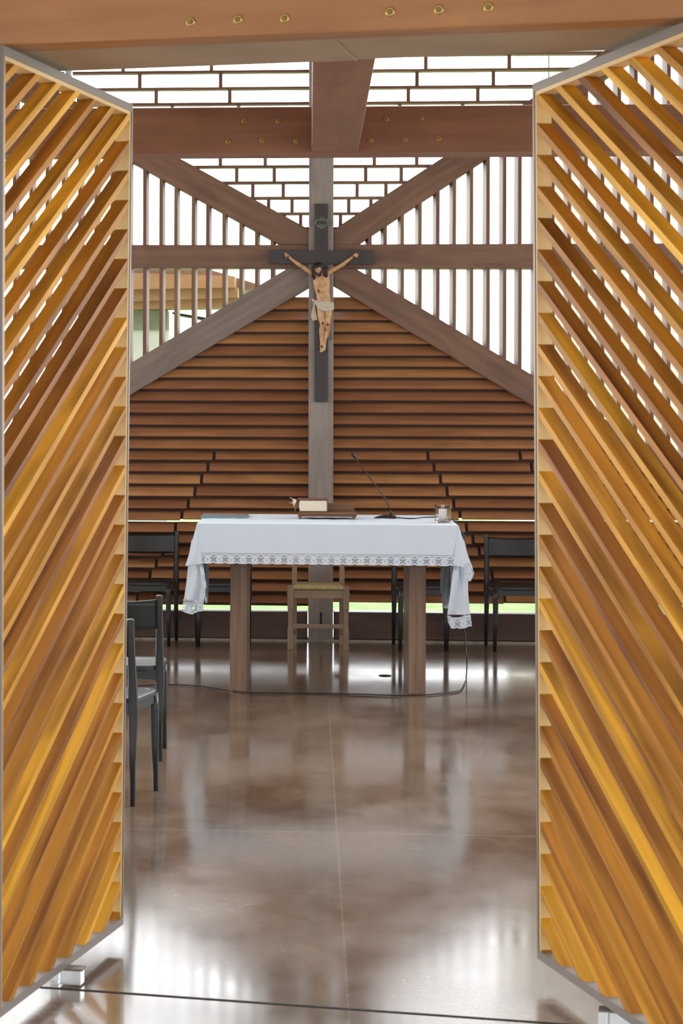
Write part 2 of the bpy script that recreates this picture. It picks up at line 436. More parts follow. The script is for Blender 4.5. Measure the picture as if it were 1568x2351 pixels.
# ------------------------------------------------------------------ crucifix
cr = empty('crucifix', W(737, 922, 0.05), 'dark wooden crucifix with a painted carved figure, hung on the timber post', 'crucifix')
C = lambda x, y, d=0.0: onY(x, y, WY - 0.05 - d)
a = MB()
p0, p1 = C(722, 922), C(753, 468)
a.prism([C(722, 922, .03), C(753, 922, .03), C(753, 606.5, .03), C(858.5, 606.5, .03), C(858.5, 575, .03), C(753, 575, .03), C(753, 468, .03), C(722, 468, .03), C(722, 575, .03), C(617, 574, .03), C(617, 605.5, .03), C(722, 605.5, .03)], V((0, 0.029, 0)), V((0, 0, 1)))
cross = a.build('cross', 'crosswood', cr, bevel=0.002)
S = 0.003115
D0 = 0.055       # figure centre in front of the post face
def sec(x, y, rx, ry, d=D0): return (C(x, y, d), rx * S, ry * S)
fig = MB()
fig.loft([sec(735, 619, 7, 6, .062), sec(735.5, 624, 13, 8), sec(736, 630, 19.5, 10), sec(737.5, 640, 20, 12), sec(738.5, 652, 19, 12.5, .06), sec(740, 664, 17.5, 11), sec(741.5, 676, 16, 9), sec(743, 688, 16.5, 10), sec(744, 698, 18, 11), sec(745, 708, 18.5, 10), sec(745, 716, 15, 7)], 20)
for x, y, r in ((730, 640, 7), (747, 640, 7)): fig.ball(C(x, y, .082), r * S, 3.6 * S, 5 * S)           # chest
fig.ball(C(740, 664, .086), 8 * S, 3 * S, 8 * S)                                                      # belly
# arms
def arm(pts):
    fig.loft([sec(*p) for p in pts], 12)
arm([(737, 634, 9, 7), (724, 629, 7.4, 6.5), (714, 625, 6, 6), (705, 619, 5.6, 5.2), (697, 614, 5, 4.6), (690, 610, 4.6, 4.2), (684, 606, 4.6, 4.2), (676, 600, 3.9, 3.6), (669, 594.5, 3.1, 2.8), (664, 590.5, 3.0, 2.3), (660, 587, 4.0, 2.2, .05), (656, 583.5, 3.6, 2.0, .05)])
arm([(737, 634, 9, 7), (750, 628, 7.4, 6.5), (757.5, 623.5, 6, 6), (766, 618.5, 5.6, 5.2), (774, 615, 5, 4.6), (781, 611, 4.6, 4.2), (788, 606.5, 4.6, 4.2), (796, 600, 3.9, 3.6), (804, 594, 3.1, 2.8), (809, 590.5, 3.0, 2.3), (813.5, 587.5, 4.0, 2.2, .05), (818, 585, 3.6, 2.0, .05)])
# fingers (curled) and thumbs
def finger(pts, r=1.1): fig.loft([sec(x, y, r * k, r * k, d) for (x, y, d), k in zip(pts, (1.1, 1.05, 1.0, 0.8))], 8)
for k, (ex, ey) in enumerate(((653.2, 582.2), (653.8, 585.4), (655.2, 588.4), (657.2, 590.6))):
    finger([(658.5 + 0.6 * k, 584 + 1.3 * k, .05), ((ex + 657) / 2 - .6, (ey + 584 + k) / 2, .055), (ex, ey, .061), (ex + 1.8, ey + 1.0, .066)])
finger([(659, 585, .05), (657.4, 582.6, .052), (655.6, 580.8, .055), (654.6, 579.6, .057)], 1.25)
for k, (ex, ey) in enumerate(((822.8, 582.6), (823.2, 585.8), (822.2, 588.8), (819.8, 591.4))):
    finger([(816.5 - 0.4 * k, 584.5 + 1.4 * k, .05), ((ex + 818) / 2 + .6, (ey + 585 + k) / 2, .055), (ex, ey, .061), (ex - 1.8, ey + .8, .066)])
finger([(815, 585.5, .05), (816.5, 583, .052), (818.2, 581.2, .055), (819.6, 580.4, .057)], 1.25)
# legs
fig.loft([sec(739, 700, 10, 9), sec(737, 712, 10, 9.5), sec(737.5, 724, 9, 9), sec(739, 734, 8, 8, .062), sec(740.5, 741, 7.2, 7.6, .068), sec(740, 748, 6.2, 6.5, .062), sec(738.5, 758, 6.4, 6.2, .052), sec(738, 768, 5.4, 5.2, .048), sec(738, 778, 4.2, 4, .048), sec(738.5, 786, 4, 4, .05), sec(739, 794, 4.6, 4, .055), sec(739, 802, 4.6, 3, .064), sec(738.5, 807, 4, 2, .070)], 14)
fig.loft([sec(750, 700, 10, 9), sec(753.5, 712, 9.6, 9.5), sec(754, 724, 8.6, 9), sec(753, 734, 7.6, 8, .06), sec(752, 744, 6.8, 7.4, .066), sec(752, 750, 6, 6.4, .06), sec(752, 758, 5.8, 6, .05), sec(749, 768, 5.2, 5, .046), sec(746.5, 778, 4, 4, .044), sec(745.5, 786, 3.8, 4, .045), sec(744.5, 794, 4, 3.6, .048), sec(743.5, 801, 3.8, 2.6, .054), sec(743, 805, 3.2, 1.8, .058)], 14)
for k in range(5): fig.ball(C(734.2 + 2.1 * k, 808 - abs(k - 1.2) * 0.7, .070), 1.1 * S, 1.6 * S, 1.9 * S)
# neck and head, tilted forward and to one side
fig.loft([sec(738, 634, 6.5, 6, .062), sec(736, 628, 6, 5.6, .070), sec(733, 622, 6, 5.6, .078)], 12)
hr = Matrix.Rotation(math.radians(-20), 3, 'Z') @ Matrix.Rotation(math.radians(-16), 3, 'Y') @ Matrix.Rotation(math.radians(22), 3, 'X')
HC = C(730.5, 618.0, .094)
fig.ball(HC, 8.2 * S, 9.4 * S, 11.0 * S, 18, hr)
fig.ball(HC + hr @ V((0, -6.4 * S, -8 * S)), 5.0 * S, 3.8 * S, 4.6 * S, 12, hr)        # jaw
fig.ball(HC + hr @ V((0, -9.8 * S, -2.2 * S)), 1.5 * S, 2.6 * S, 3.6 * S, 10, hr)    # nose
fig.ball(HC + hr @ V((0, -8.6 * S, 2.6 * S)), 5.6 * S, 1.5 * S, 1.3 * S, 10, hr)     # brow
figure = fig.build('carved_figure', 'skin', cr, smooth=True, mods=[('REMESH', {'mode': 'VOXEL', 'voxel_size': 0.0017, 'use_smooth_shade': True}), ('SMOOTH', {'iterations': 2, 'factor': 0.5})])
def hp(x, y, z): return HC + hr @ V((x * S, y * S, z * S))
hair = MB()
hair.ball(hp(0, 4.2, 3.5), 12.5 * S, 10.0 * S, 12.0 * S, 18, hr)
hair.ball(hp(0, -3.5, 9.0), 9.6 * S, 6.0 * S, 4.2 * S, 16, hr)
def lock(pts, r):
    hair.tube(smooth_path([C(x, y, d) for x, y, d in pts], 3), [r * S * (1 if i < 3 * (len(pts) - 1) - 3 else .55 - .12 * (i - 3 * (len(pts) - 1) + 3)) for i in range(3 * (len(pts) - 1) + 1)], 8)
def smooth_path(p, n=4):
    out = []
    for i in range(len(p) - 1):
        a0, a1, a2, a3 = p[max(i - 1, 0)], p[i], p[i + 1], p[min(i + 2, len(p) - 1)]
        for k in range(n):
            t = k / n
            out.append(0.5 * ((2 * a1) + (a2 - a0) * t + (2 * a0 - 5 * a1 + 4 * a2 - a3) * t * t + (3 * a1 - a0 - 3 * a2 + a3) * t ** 3))
    return out + [p[-1]]
for k in range(5):
    lock([(721 + .8 * k, 612 - k, .092 + .003 * k), (717.2 + .6 * k, 620, .100), (717 + .9 * k, 629, .100), (718.5 + 1.1 * k, 637, .092), (721 + 1.0 * k, 645 - 2.2 * k, .088)], 2.3)
    lock([(742 + .6 * k, 609 + k, .088 - .003 * k), (744.5 + 1.1 * k, 618, .092), (744 + 1.5 * k, 627, .092), (745.5 + 1.4 * k, 634, .088), (747.5 + .8 * k, 641 - 1.5 * abs(k - 2), .086)], 2.5)
hair.build('hair', 'hair', cr, smooth=True, mods=[('REMESH', {'mode': 'VOXEL', 'voxel_size': 0.0024, 'use_smooth_shade': True})])
bd = MB()
bd.ball(hp(0, -8.0, -11.0), 4.8 * S, 3.0 * S, 4.6 * S, 12, hr)
for q_ in (-1, 1): bd.tube([hp(q_ * 7.6, -3.5, -4), hp(q_ * 6.0, -6.5, -8), hp(q_ * 2.5, -8.6, -11)], [1.6 * S, 2.0 * S, 2.0 * S], 8)
bd.tube([hp(-3.4, -9.2, -6.6), hp(0, -10.6, -5.6), hp(3.4, -9.2, -6.6)], [0.7 * S, 1.0 * S, 0.7 * S], 8)
bd.build('beard', 'hair', cr, smooth=True)
ey = MB()
for sx_ in (-1, 1): ey.ball(hp(sx_ * 3.1, -8.9, 0.6), 1.5 * S, 0.7 * S, 0.55 * S, 10, hr)
ey.build('closed_eyelid_marking', 'hair', cr, smooth=True)
ct = MB()
for ph in (0, 1.6, 3.3):
    ring = [hp(11.6 * math.cos(t) + .5 * math.sin(5 * t + ph), 1.5 + 11.8 * math.sin(t), 7.2 + 1.0 * math.sin(4 * t + ph)) for t in (2 * math.pi * i / 28 for i in range(29))]
    ct.tube(ring, 0.9 * S, 6)
for i in range(16):
    t = 2 * math.pi * i / 16; k = 1 + 0.3 * ((i * 7) % 3)
    ct.tube([hp(11.6 * math.cos(t), 1.5 + 11.8 * math.sin(t), 7.2), hp((12.6 + k) * math.cos(t + .2), 1.5 + (12.6 + k) * math.sin(t + .2), 9.4 + k)], [0.5 * S, 0.1 * S], 5)
ct.build('crown_of_thorns_weave', 'thorn', cr, smooth=True)
# loincloth: wrap, knot, hanging tail
lc = MB(); rows = []
top = [(722.5, 688.5), (730, 690), (738, 690.5), (746, 691.5), (754, 692.5), (762, 694), (766, 695)]
bot = [(723, 694), (727, 702), (733, 709), (741, 714), (750, 715), (759, 714), (767, 710)]
for i in range(9):
    t = i / 8; row = []
    for (x0, y0), (x1, y1) in zip(top, bot):
        x = x0 + (x1 - x0) * t; y = y0 + (y1 - y0) * t
        u = max(-1, min(1, (x - 744.5) / 23.0))
        d = 0.057 + 0.040 * math.sqrt(max(0, 1 - u * u)) + 0.0042 * math.sin(t * 17 + (x - 722) * (0.10 - 0.16 * t))
        row.append(C(x, y, d))
    rows.append(row)
lc.grid(rows)
lc.build('loincloth', 'loin', cr, smooth=True, mods=[('SOLIDIFY', {'thickness': 0.006}), ('SUBSURF', {'levels': 1, 'render_levels': 2})])
lt = MB(); rows = []
for i, (x0, x1, y) in enumerate(((717, 725, 688), (718, 725, 694), (718.5, 724.5, 702), (716, 725, 712), (712.5, 727, 722), (713, 728.5, 730), (717, 729, 736))):
    rows.append([C(x0 + (x1 - x0) * k / 6, y + 1.5 * math.sin(k * 1.3 + i), 0.05 + 0.007 * math.sin(k * 2.1 + i * .5)) for k in range(7)])
lt.grid(rows)
lt.build('loincloth_tail', 'loin', cr, smooth=True, mods=[('SOLIDIFY', {'thickness': 0.007}), ('SUBSURF', {'levels': 1, 'render_levels': 2})])
kn = MB(); kn.ball(C(720, 690, .07), 4 * S, 4 * S, 3.4 * S); kn.ball(C(717.5, 687.5, .068), 2 * S, 3 * S, 2.6 * S); kn.build('loincloth_knot', 'loin', cr, smooth=True)
for x, y, d, rx_, rz_ in ((662, 590.5, .058, 3.1, 3.1), (811, 590, .058, 3.1, 3.1), (738.6, 796, .070, 3.1, 3.1), (741, 742, .094, 2.2, 3.2), (752.4, 745, .090, 2.2, 3.2), (731, 668, .088, 1.4, 4)):
    wn = MB(); wn.ball(C(x, y, d), rx_ * S, 1.1 * S, rz_ * S, 12); wn.build('wound', 'blood', cr, smooth=True)
for x, y, d in ((662, 590.5, .062), (811, 590, .062), (738.6, 796, .074)):
    nl = MB(); nl.ball(C(x, y, d), 1.2 * S, 1.0 * S, 1.2 * S, 10); nl.build('nail', 'brass_dark', cr, smooth=True)
# plaque with the letters
pl = MB(); PCx, PCy = 739, 511.5
half = [(0, -14.5), (4, -13.5), (6.5, -10), (7.5, -8.2), (11, -9.8), (15, -8.2), (18, -6.2), (22, -8), (20.5, -3), (22.3, .5), (22, 4.5), (19, 6), (17, 4.2), (12.5, 6.5), (10, 9.5), (6.5, 11.5), (3, 14), (0, 14.6)]
outl = half + [(-x, y) for x, y in half[::-1][1:-1]]
pl.prism([C(PCx + x, PCy + y, .037) for x, y in outl], V((0, 0.006, 0)), V((1, 0, 0)))
plaque = pl.build('plaque', 'verdigris', cr, bevel=0.001, label='greenish cast plaque reading INRI above the figure')
rl = MB()
for pts in ([(-18, -5), (-8, -4.4), (0, -4.6), (8, -4.4), (18, -5)], [(-17, 4), (-9, 4.8), (0, 5.2), (9, 4.8), (17, 4)], [(-6, -9), (-5, -12), (0, -13.3), (5, -12), (6, -9)]):
    rl.tube([C(PCx + x, PCy + y, .038) for x, y in pts], 0.0016, 6)
for x, y in ((-3, -9.5), (0, -10.8), (3, -9.5), (0, -7.8), (-4, 9), (0, 9.5), (4, 9)): rl.ball(C(PCx + x, PCy + y, .038), .004, .003, .004, 8)
rl.build('relief_molding', 'verdigris', plaque, smooth=True)
cu = bpy.data.curves.new('inscription', 'FONT'); cu.body = 'INRI'; cu.size = 0.036; cu.extrude = 0.002; cu.align_x = 'CENTER'; cu.align_y = 'CENTER'
to = bpy.data.objects.new('tmp', cu); col.objects.link(to)
me = bpy.data.meshes.new_from_object(to.evaluated_get(bpy.context.evaluated_depsgraph_get())); bpy.data.objects.remove(to)
me.materials.append(MATS['brass_dark']) if not me.materials else None
me.materials.clear(); me.materials.append(MATS['groove'])
ins = bpy.data.objects.new('inscription_lettering', me); col.objects.link(ins); ins.parent = plaque
ins.location = C(PCx, PCy, .038) - ORIG[plaque.name]; ins.rotation_euler = (math.radians(90), 0, 0); ins.scale = (1.05, 1, 1)
# loose wire on the post
wr = MB(); wr.tube([C(754, 755, .006), C(758, 763, .01), C(760, 771, .012), C(756, 779, .012), C(753, 778, .008)], 0.0016, 6); wr.tube([C(757, 782, .008), C(762, 777, .012), C(766, 774, .008)], 0.0016, 6)
wr.build('hanging_wire', 'black_rubber', cr)

# ------------------------------------------------------------------ roof beams nearer the door
CB = 9.52; HB = 2.75
def bolts(parent, pts, r, fn_):
    for x, y in pts:
        c, nv = fn_(x, y)
        mb = MB(); ax = nv.orthogonal().normalized(); bx = nv.cross(ax)
        ring = lambda rad, h, seg=16: [c + nv * h + (ax * math.cos(t) + bx * math.sin(t)) * rad for t in (2 * math.pi * i / seg for i in range(seg))]
        mb.rings([ring(r, -.004), ring(r, .003), ring(r * .82, .005), ring(r * .6, .005), ring(r * .56, .002)])
        bo = mb.build('bolt', 'brass', parent, smooth=False)
        nu = MB(); nu.rings([ring(r * .55, 0, 6), ring(r * .55, .006, 6), ring(r * .45, .008, 6)]); nu.build('nut', 'brass_dark', bo)
cb = empty('cross_beam', onY(770, 350, CB), 'wide reddish timber cross beam with brass bolts, above the altar', 'beam')
A = onY(-350, 352, CB); B = onY(1950, 345, CB); zt = onY(770, 244, CB).z; zb = onY(770, 350.5, CB).z
MB().box((A.x, CB, zb), (B.x, CB + 0.21, zt)).build('timber', 'beam', cb, bevel=0.004)
bolts(cb, [(561, 277.5), (639, 278.5), (523.5, 324.5), (602, 322.5), (680, 324), (887, 273.5), (967.5, 271.5), (850.5, 322), (929, 320), (1007, 318)], 0.0105, lambda x, y: (onY(x, y, CB), V((0, -1, 0))))
A = onY(715.5, 348, CB - .002); B = onY(822, 348, CB - .002)
lz = zb + 0.004
MB().box((A.x, front(760, 140, -0.02).y, lz), (B.x, CB - 0.001, lz + 0.25)).build('ridge_beam', 'beam', bevel=0.004, label='timber beam running from the entrance lintel to the bolted cross beam', cat='beam')

# ------------------------------------------------------------------ entrance lintel and soffit
lb = empty('lintel_beam', FP0 + fn * 0.5 + fu * 0.8 + V((0, 0, HD)), 'orange-brown timber beam over the doorway with brass bolts', 'beam')
def fbox(mb, a0, a1, o0, o1, z0, z1):
    P_ = lambda a_, o_, z_: FP0 + fu * a_ + fn * o_ + V((0, 0, z_))
    return mb.hexa([P_(a0, o0, z0), P_(a1, o0, z0), P_(a1, o1, z0), P_(a0, o1, z0), P_(a0, o0, z1), P_(a1, o0, z1), P_(a1, o1, z1), P_(a0, o1, z1)], fu)
fbox(MB(), -2.2, 3.4, 0.38, 0.50, HD, HD + 0.30).build('timber', 'lintel', lb, bevel=0.006)
bolts(lb, [(437.5, 50.5), (546, 45), (653.5, 42), (895.5, 27.5), (1007.5, 22.5), (1121.5, 17)], 0.0125, lambda x, y: (front(x, y, 0.50), fn))
seam = (onP(786, 110, V((0, 0, HD)), V((0, 0, 1))) - FP0).dot(fu)
fbox(MB(), -2.2, seam, 0.0, 0.37, HD + .001, HD + 0.05).build('trim_3', 'soffit', kind='structure')
fbox(MB(), seam + .002, 3.4, 0.0, 0.37, HD + .004, HD + 0.05).build('trim_4', 'soffit', kind='structure')

# ------------------------------------------------------------------ doors
def clip(poly, axis, val, keep):
    out = []
    for i in range(len(poly)):
        a, b_ = poly[i], poly[(i + 1) % len(poly)]
        ia, ib = keep * (a[axis] - val) >= 0, keep * (b_[axis] - val) >= 0
        if ia: out.append(a)
        if ia != ib:
            t = (val - a[axis]) / (b_[axis] - a[axis]); out.append((a[0] + (b_[0] - a[0]) * t, a[1] + (b_[1] - a[1]) * t))
    return out

DT = 0.0465     # depth of the leaf
def make_door(name, far_px, near_dir, width, inward, label, seed):
    """far_px: pixels of the free edge (top, bottom); near_dir: horizontal direction from the free edge back to the hinge side"""
    random.seed(seed)
    ft = onP(far_px[0][0], far_px[0][1], V((0, 0, HD - 0.012)), V((0, 0, 1)))
    nd = near_dir.normalized()
    # vertical plane of the leaf
    nrm = V((-nd.y, nd.x, 0)); nrm = nrm if nrm.dot(inward) > 0 else -nrm
    fb = onP(far_px[1][0], far_px[1][1], ft, nrm)
    H = ft.z - fb.z
    sh = (fb - ft).dot(nd)
    def P_(t, z, n): # t from free edge to hinge side, z up from the bottom, n depth (0 = face seen, positive away)
        k = 1 - z / H
        return V((ft.x, ft.y, fb.z)) + nd * (t + sh * k * (1 - t / width)) + V((0, 0, z)) - nrm * n
    root = empty(name, P_(width / 2, 0, 0), label, 'door', 'open slatted entrance doors', 'structure')
    def bx(mb, t0, t1, z0, z1, n0, n1, long=None):
        mb.hexa([P_(t0, z0, n0), P_(t1, z0, n0), P_(t1, z0, n1), P_(t0, z0, n1), P_(t0, z1, n0), P_(t1, z1, n0), P_(t1, z1, n1), P_(t0, z1, n1)], long)
    ft_ = 0.013; fh = 0.024
    for (t0, t1, z0, z1) in ((0, ft_, 0, H), (width - ft_, width, 0, H), (ft_, width - ft_, 0, fh), (ft_, width - ft_, H - fh, H)):
        mb = MB(); bx(mb, t0, t1, z0, z1, -0.003, DT + 0.003); mb.build('frame_bar', 'steel', root)
    lt_ = 0.012
    for (t0, t1, z0, z1) in ((ft_, ft_ + lt_, fh, H - fh), (width - ft_ - lt_, width - ft_, fh, H - fh), (ft_ + lt_, width - ft_ - lt_, H - fh - lt_, H - fh)):
        mb = MB(); bx(mb, t0, t1, z0, z1, 0, DT); mb.build('lining_board', 'lining', root)
    mb = MB(); m_ = 0.52; c = math.hypot(1, m_); th = 0.022 * c
    z_top = 2.617 - fb.z
    T0, T1, Z0, Z1 = ft_ + lt_, width - ft_ - lt_, fh, H - fh - lt_
    for k in range(-8, 30):
        zt_ = z_top - 0.0934 * k
        poly = [(T0 - .1, zt_ + m_ * .1), (T1 + .1, zt_ - m_ * (T1 - T0 + .1)), (T1 + .1, zt_ - m_ * (T1 - T0 + .1) - th), (T0 - .1, zt_ + m_ * .1 - th)]
        for ax_, v_, s_ in ((0, T0, 1), (0, T1, -1), (1, Z0, 1), (1, Z1, -1)):
            poly = clip(poly, ax_, v_, s_)
            if len(poly) < 3: break
        if len(poly) < 3: continue
        mb.prism([P_(t, z, 0.001) for t, z in poly], -nrm * (DT - .002), P_(1, -m_, 0) - P_(0, 0, 0))
    mb.build('slat_panel', 'golden', root)
    return root, P_, H, fb.z
nl = V((-0.335, -1.12, 0)); nl = V((nl.x * CT - nl.y * ST, nl.x * ST + nl.y * CT, 0))
dl = make_door('door_1', ((303.5, 240), (281, 2122)), nl, 1.222, V((1, 0, 0)), 'open slatted golden wood door with slats rising into the room, beside the near chairs', 3)
nr = V((0.160, -0.963, 0)); nr = V((nr.x * CT - nr.y * ST, nr.x * ST + nr.y * CT, 0))
dr = make_door('door_2', ((1224.5, 193), (1235, 2200)), nr, 1.165, V((-1, 0, 0)), 'open slatted golden wood door on the candle side, daylight showing between its slats', 11)
for d_, fp in ((dl[0], FP0), (dr[0], onZ(1412, 2346, 0.0))):
    mb = MB(); mb.tube([V((fp.x, fp.y, HD - .014)), V((fp.x, fp.y, HD + .002))], .012, 12); mb.build('top_pivot', 'galvanised', d_)
random.seed(5)
for (x0, x1, yt, yb, lab) in ((112, 190, 2224, 2265, 'galvanised floor pivot shoe under the door beside the near chairs'), (1374, 1452, 2322, 2366, 'galvanised floor pivot shoe under the door on the candle side')):
    cpt = onZ((x0 + x1) / 2, yb, 0); sc_ = (cpt - EYE).dot(V((-ST, CT, 0))) / F
    w_, h_ = (x1 - x0) * sc_, (yb - yt) * sc_
    e = empty('floor_pivot', cpt, lab, 'hinge')
    P2 = lambda a_, o_, z_: cpt + fu * a_ + fn * o_ + V((0, 0, z_))
    def bb(mb, a0, a1, o0, o1, z0, z1): return mb.hexa([P2(a0, o0, z0), P2(a1, o0, z0), P2(a1, o1, z0), P2(a0, o1, z0), P2(a0, o0, z1), P2(a1, o0, z1), P2(a1, o1, z1), P2(a0, o1, z1)])
    bb(MB(), -w_ / 2, w_ / 2, -.05, 0, h_ - .005, h_).build('cover_plate', 'steel', e)
    bb(MB(), -w_ / 2 + .03, w_ / 2 - .006, -.045, -.003, .004, h_ - .005).build('body', 'galvanised', e, bevel=.002)
    bb(MB(), -w_ / 2, -w_ / 2 + .022, -.045, -.006, .0, h_ - .005).build('side_plate', 'galvanised', e, bevel=.001)

# ------------------------------------------------------------------ altar
TZ = 1.0
fl, fr = onZ(453, 1202, TZ), onZ(1052, 1207, TZ)
Yf = (fl.y + fr.y) / 2; Xl, Xr = fl.x, fr.x
Yb = onZ(600, 1180.5, TZ).y
tb = empty('altar_table', ((Xl + Xr) / 2, (Yf + Yb) / 2, 0), 'timber altar table on two slab legs under the white cloth', 'table')
MB().box((Xl + .012, Yf + .012, TZ - .06), (Xr - .012, Yb - .012, TZ - .004)).build('tabletop', 'altar', tb)
for (x0, x1, y) in ((527.5, 566, 1588), (937.5, 977, 1594)):
    a0, a1 = onZ(x0, y, 0), onZ(x1, y, 0)
    yy = (a0.y + a1.y) / 2
    MB().box((a0.x, yy, 0), (a1.x, yy + .72, TZ - .06)).build('leg', 'altar', tb, bevel=.003)
# cloth
cloth = empty('tablecloth', ((Xl + Xr) / 2, (Yf + Yb) / 2, TZ), 'white linen tablecloth with a lace border draped over the altar', 'tablecloth')
def T(px, py, dy=0.0): return onY(px, py, Yf + dy)
SOL = [('SOLIDIFY', {'thickness': 0.0016, 'offset': 0.0})]
c_ = MB()
nx = 40
zt = TZ
rows = [[V((Xl + (Xr - Xl) * i / nx, Yb + .004, TZ - .10)) for i in range(nx + 1)], [V((Xl + (Xr - Xl) * i / nx, Yb, TZ)) for i in range(nx + 1)]]
for k in range(1, 9): rows.append([V((Xl + (Xr - Xl) * i / nx, Yb + (Yf - Yb) * k / 8, TZ + .0015 * math.sin(i * 2.1 + k))) for i in range(nx + 1)])
rows[-1] = [V((p.x, Yf, TZ)) for p in rows[-1]]
x0a, x1a = T(463, 1269).x, T(1041, 1275).x
for k in range(1, 9):
    t = k / 8; r = []
    for i in range(nx + 1):
        u = i / nx; yb_ = 1268.5 + 6.0 * u
        xl_ = Xl + (x0a - Xl) * t; xr_ = Xr + (x1a - Xr) * t
        zb_ = T(453 + 600 * u, yb_).z
        r.append(V((xl_ + (xr_ - xl_) * u, Yf - .014 * t + .0035 * math.sin(u * 31) * t, TZ + (zb_ - TZ) * t)))
    rows.append(r)
last = rows[-1]
c_.grid(rows)
c_.build('linen_top', 'linen', cloth, smooth=False, mods=SOL)

def hole(i, j, per, nv):
    """which cells of one lace repeat are open: shells with an arc of dots above and a cross of gaps between them"""
    i %= per; c = per // 2; dx_ = i - c; g_ = min(i, per - i)
    if j == 0: return i % 2 == 0
    if abs(dx_) <= 5 and j == 2 + (dx_ * dx_) // 14: return i % 2 == 0
    if dx_ == 0 and 9 <= j <= 10: return True
    if 3 <= j <= 5 and g_ <= 4 - (j - 3): return (i + j) % 2 == 0
    if 6 <= j <= 13:
        k = abs(j - 10)
        if g_ <= 1: return j in (8, 10, 12)
        if 2 <= g_ <= 5: return abs(g_ - 1 - k) <= 1 and (i + j) % 2 == 0
    return False
def lace(name, top, bot, reps, parent, nv=16, per=20, mods=SOL, flip=False):
    """top/bot: polylines (world); keeps the cells that the lace leaves solid, scalloped lower edge"""
    def at(pl_, t):
        ls = [(pl_[i + 1] - pl_[i]).length for i in range(len(pl_) - 1)]; s_ = t * sum(ls)
        for i, l in enumerate(ls):
            if s_ <= l or i == len(ls) - 1: return pl_[i].lerp(pl_[i + 1], min(1, s_ / l))
            s_ -= l
    n = int(reps * per); mb = MB(); vs = []
    for i in range(n + 1):
        u = i / per; a_, b_ = at(top, i / n), at(bot, i / n)
        sc = 1 - .11 * (1 - math.sqrt(max(0, 1 - (2 * (u % 1) - 1) ** 2)))
        vs.append([a_.lerp(b_, j / nv * sc) for j in range(nv + 1)])
    for c in vs: mb.v += c
    off = (0, 0)
    for i in range(n):
        for j in range(nv):
            if hole(i, j, per, nv): continue
            b0 = i * (nv + 1) + j
            mb.face([b0, b0 + 1, b0 + nv + 2, b0 + nv + 1], V((1, 0, 0)), off)
    return mb.build(name, 'linen', parent, mods=mods)
bot_l = [V((p.x, p.y - .003, T(463 + 578 * i / nx, 1293.5 + 6.0 * i / nx).z)) for i, p in enumerate(last)]
lace('lace_border', [V(p) for p in last], bot_l, 21.3, cloth)

def patch(rows, ncol=10, wave=0.0, ph=0.0):
    """rows: (xl, yl, depthl, xr, yr, depthr) in picture pixels on planes behind the altar's front edge"""
    mb = MB(); out = []
    for i, (xl, yl, dl_, xr, yr, dr_) in enumerate(rows):
        r = []
        for k in range(ncol + 1):
            t = k / ncol
            r.append(onY(xl + (xr - xl) * t, yl + (yr - yl) * t, Yf + dl_ + (dr_ - dl_) * t + wave * math.sin(t * 6.28 * 1.2 + ph + i * .5) * math.sin(math.pi * t)))
        out.append(r)
    mb.grid(out); return mb, out
SS = [('SUBSURF', {'levels': 1, 'render_levels': 2}), ('SOLIDIFY', {'thickness': 0.0016, 'offset': 0.0})]
# flap at the near-chair corner: spreads from the corner, then folds back
mb, rw = patch([(452.5, 1202, .002, 454, 1202, 0), (446, 1225, .0, 457, 1225, -.006), (439.5, 1250, -.01, 460, 1250, -.012), (434, 1272, -.02, 463, 1270, -.014), (428.5, 1290, -.03, 464, 1286, -.016), (424, 1300, -.034, 465, 1296, -.016)], 8, .006)
mb.build('corner_fold', 'linen', cloth, smooth=True, mods=SS)
# hanging side piece, near-chair side
mb, rw = patch([(440, 1236, .03, 462, 1270, .02), (434, 1275, .03, 465, 1296, .01), (431, 1306, .025, 469, 1318, .005), (429, 1330, .02, 472.5, 1342, .005), (425.5, 1355, .02, 471, 1366, .01), (421.5, 1378, .02, 467, 1386, .01)], 10, .02)
mb.build('side_drape', 'linen', cloth, smooth=True, mods=SS)
lace('lace_border', [onY(421.7, 1373, Yf + .016), onY(433, 1375, Yf + .026), onY(446, 1377, Yf + .012), onY(457, 1378, Yf - .003), onY(467.5, 1379, Yf + .006)], [onY(417.5, 1405, Yf + .02), onY(430, 1408, Yf + .03), onY(443, 1412, Yf + .015), onY(455, 1404, Yf + .0), onY(467, 1403, Yf + .01)], 1.8, cloth)
lace('lace_border', [onY(457, 1298, Yf - .004), onY(461, 1320, Yf - .012), onY(463, 1345, Yf - .014), onY(458, 1366, Yf - .01), onY(455, 1384, Yf - .004)], [onY(466, 1298, Yf - .006), onY(470.5, 1320, Yf - .012), onY(474, 1345, Yf - .014), onY(471, 1366, Yf - .01), onY(467, 1384, Yf - .004)], 3, cloth, nv=12)
# side panel running back along the table end
def side_panel(xpx_top, Xt, sgn, zb_):
    mb = MB(); rows = []
    for k in range(9):
        t = k / 8; r = []
        for i in range(25):
            s_ = i / 24; y = Yf + .01 + (Yb - Yf - .02) * s_
            x = Xt + sgn * (.004 + .05 * t * (0.55 + 0.45 * math.sin(s_ * 19 + 1)) * (1 if s_ > .04 else .6))
            r.append(V((x, y, TZ - .002 + (zb_ - TZ) * t)))
        rows.append(r)
    mb.grid(rows); mb.build('end_panel', 'linen', cloth, smooth=True, mods=SS)
side_panel(453, Xl, -1, .50); side_panel(1052, Xr, 1, .47)
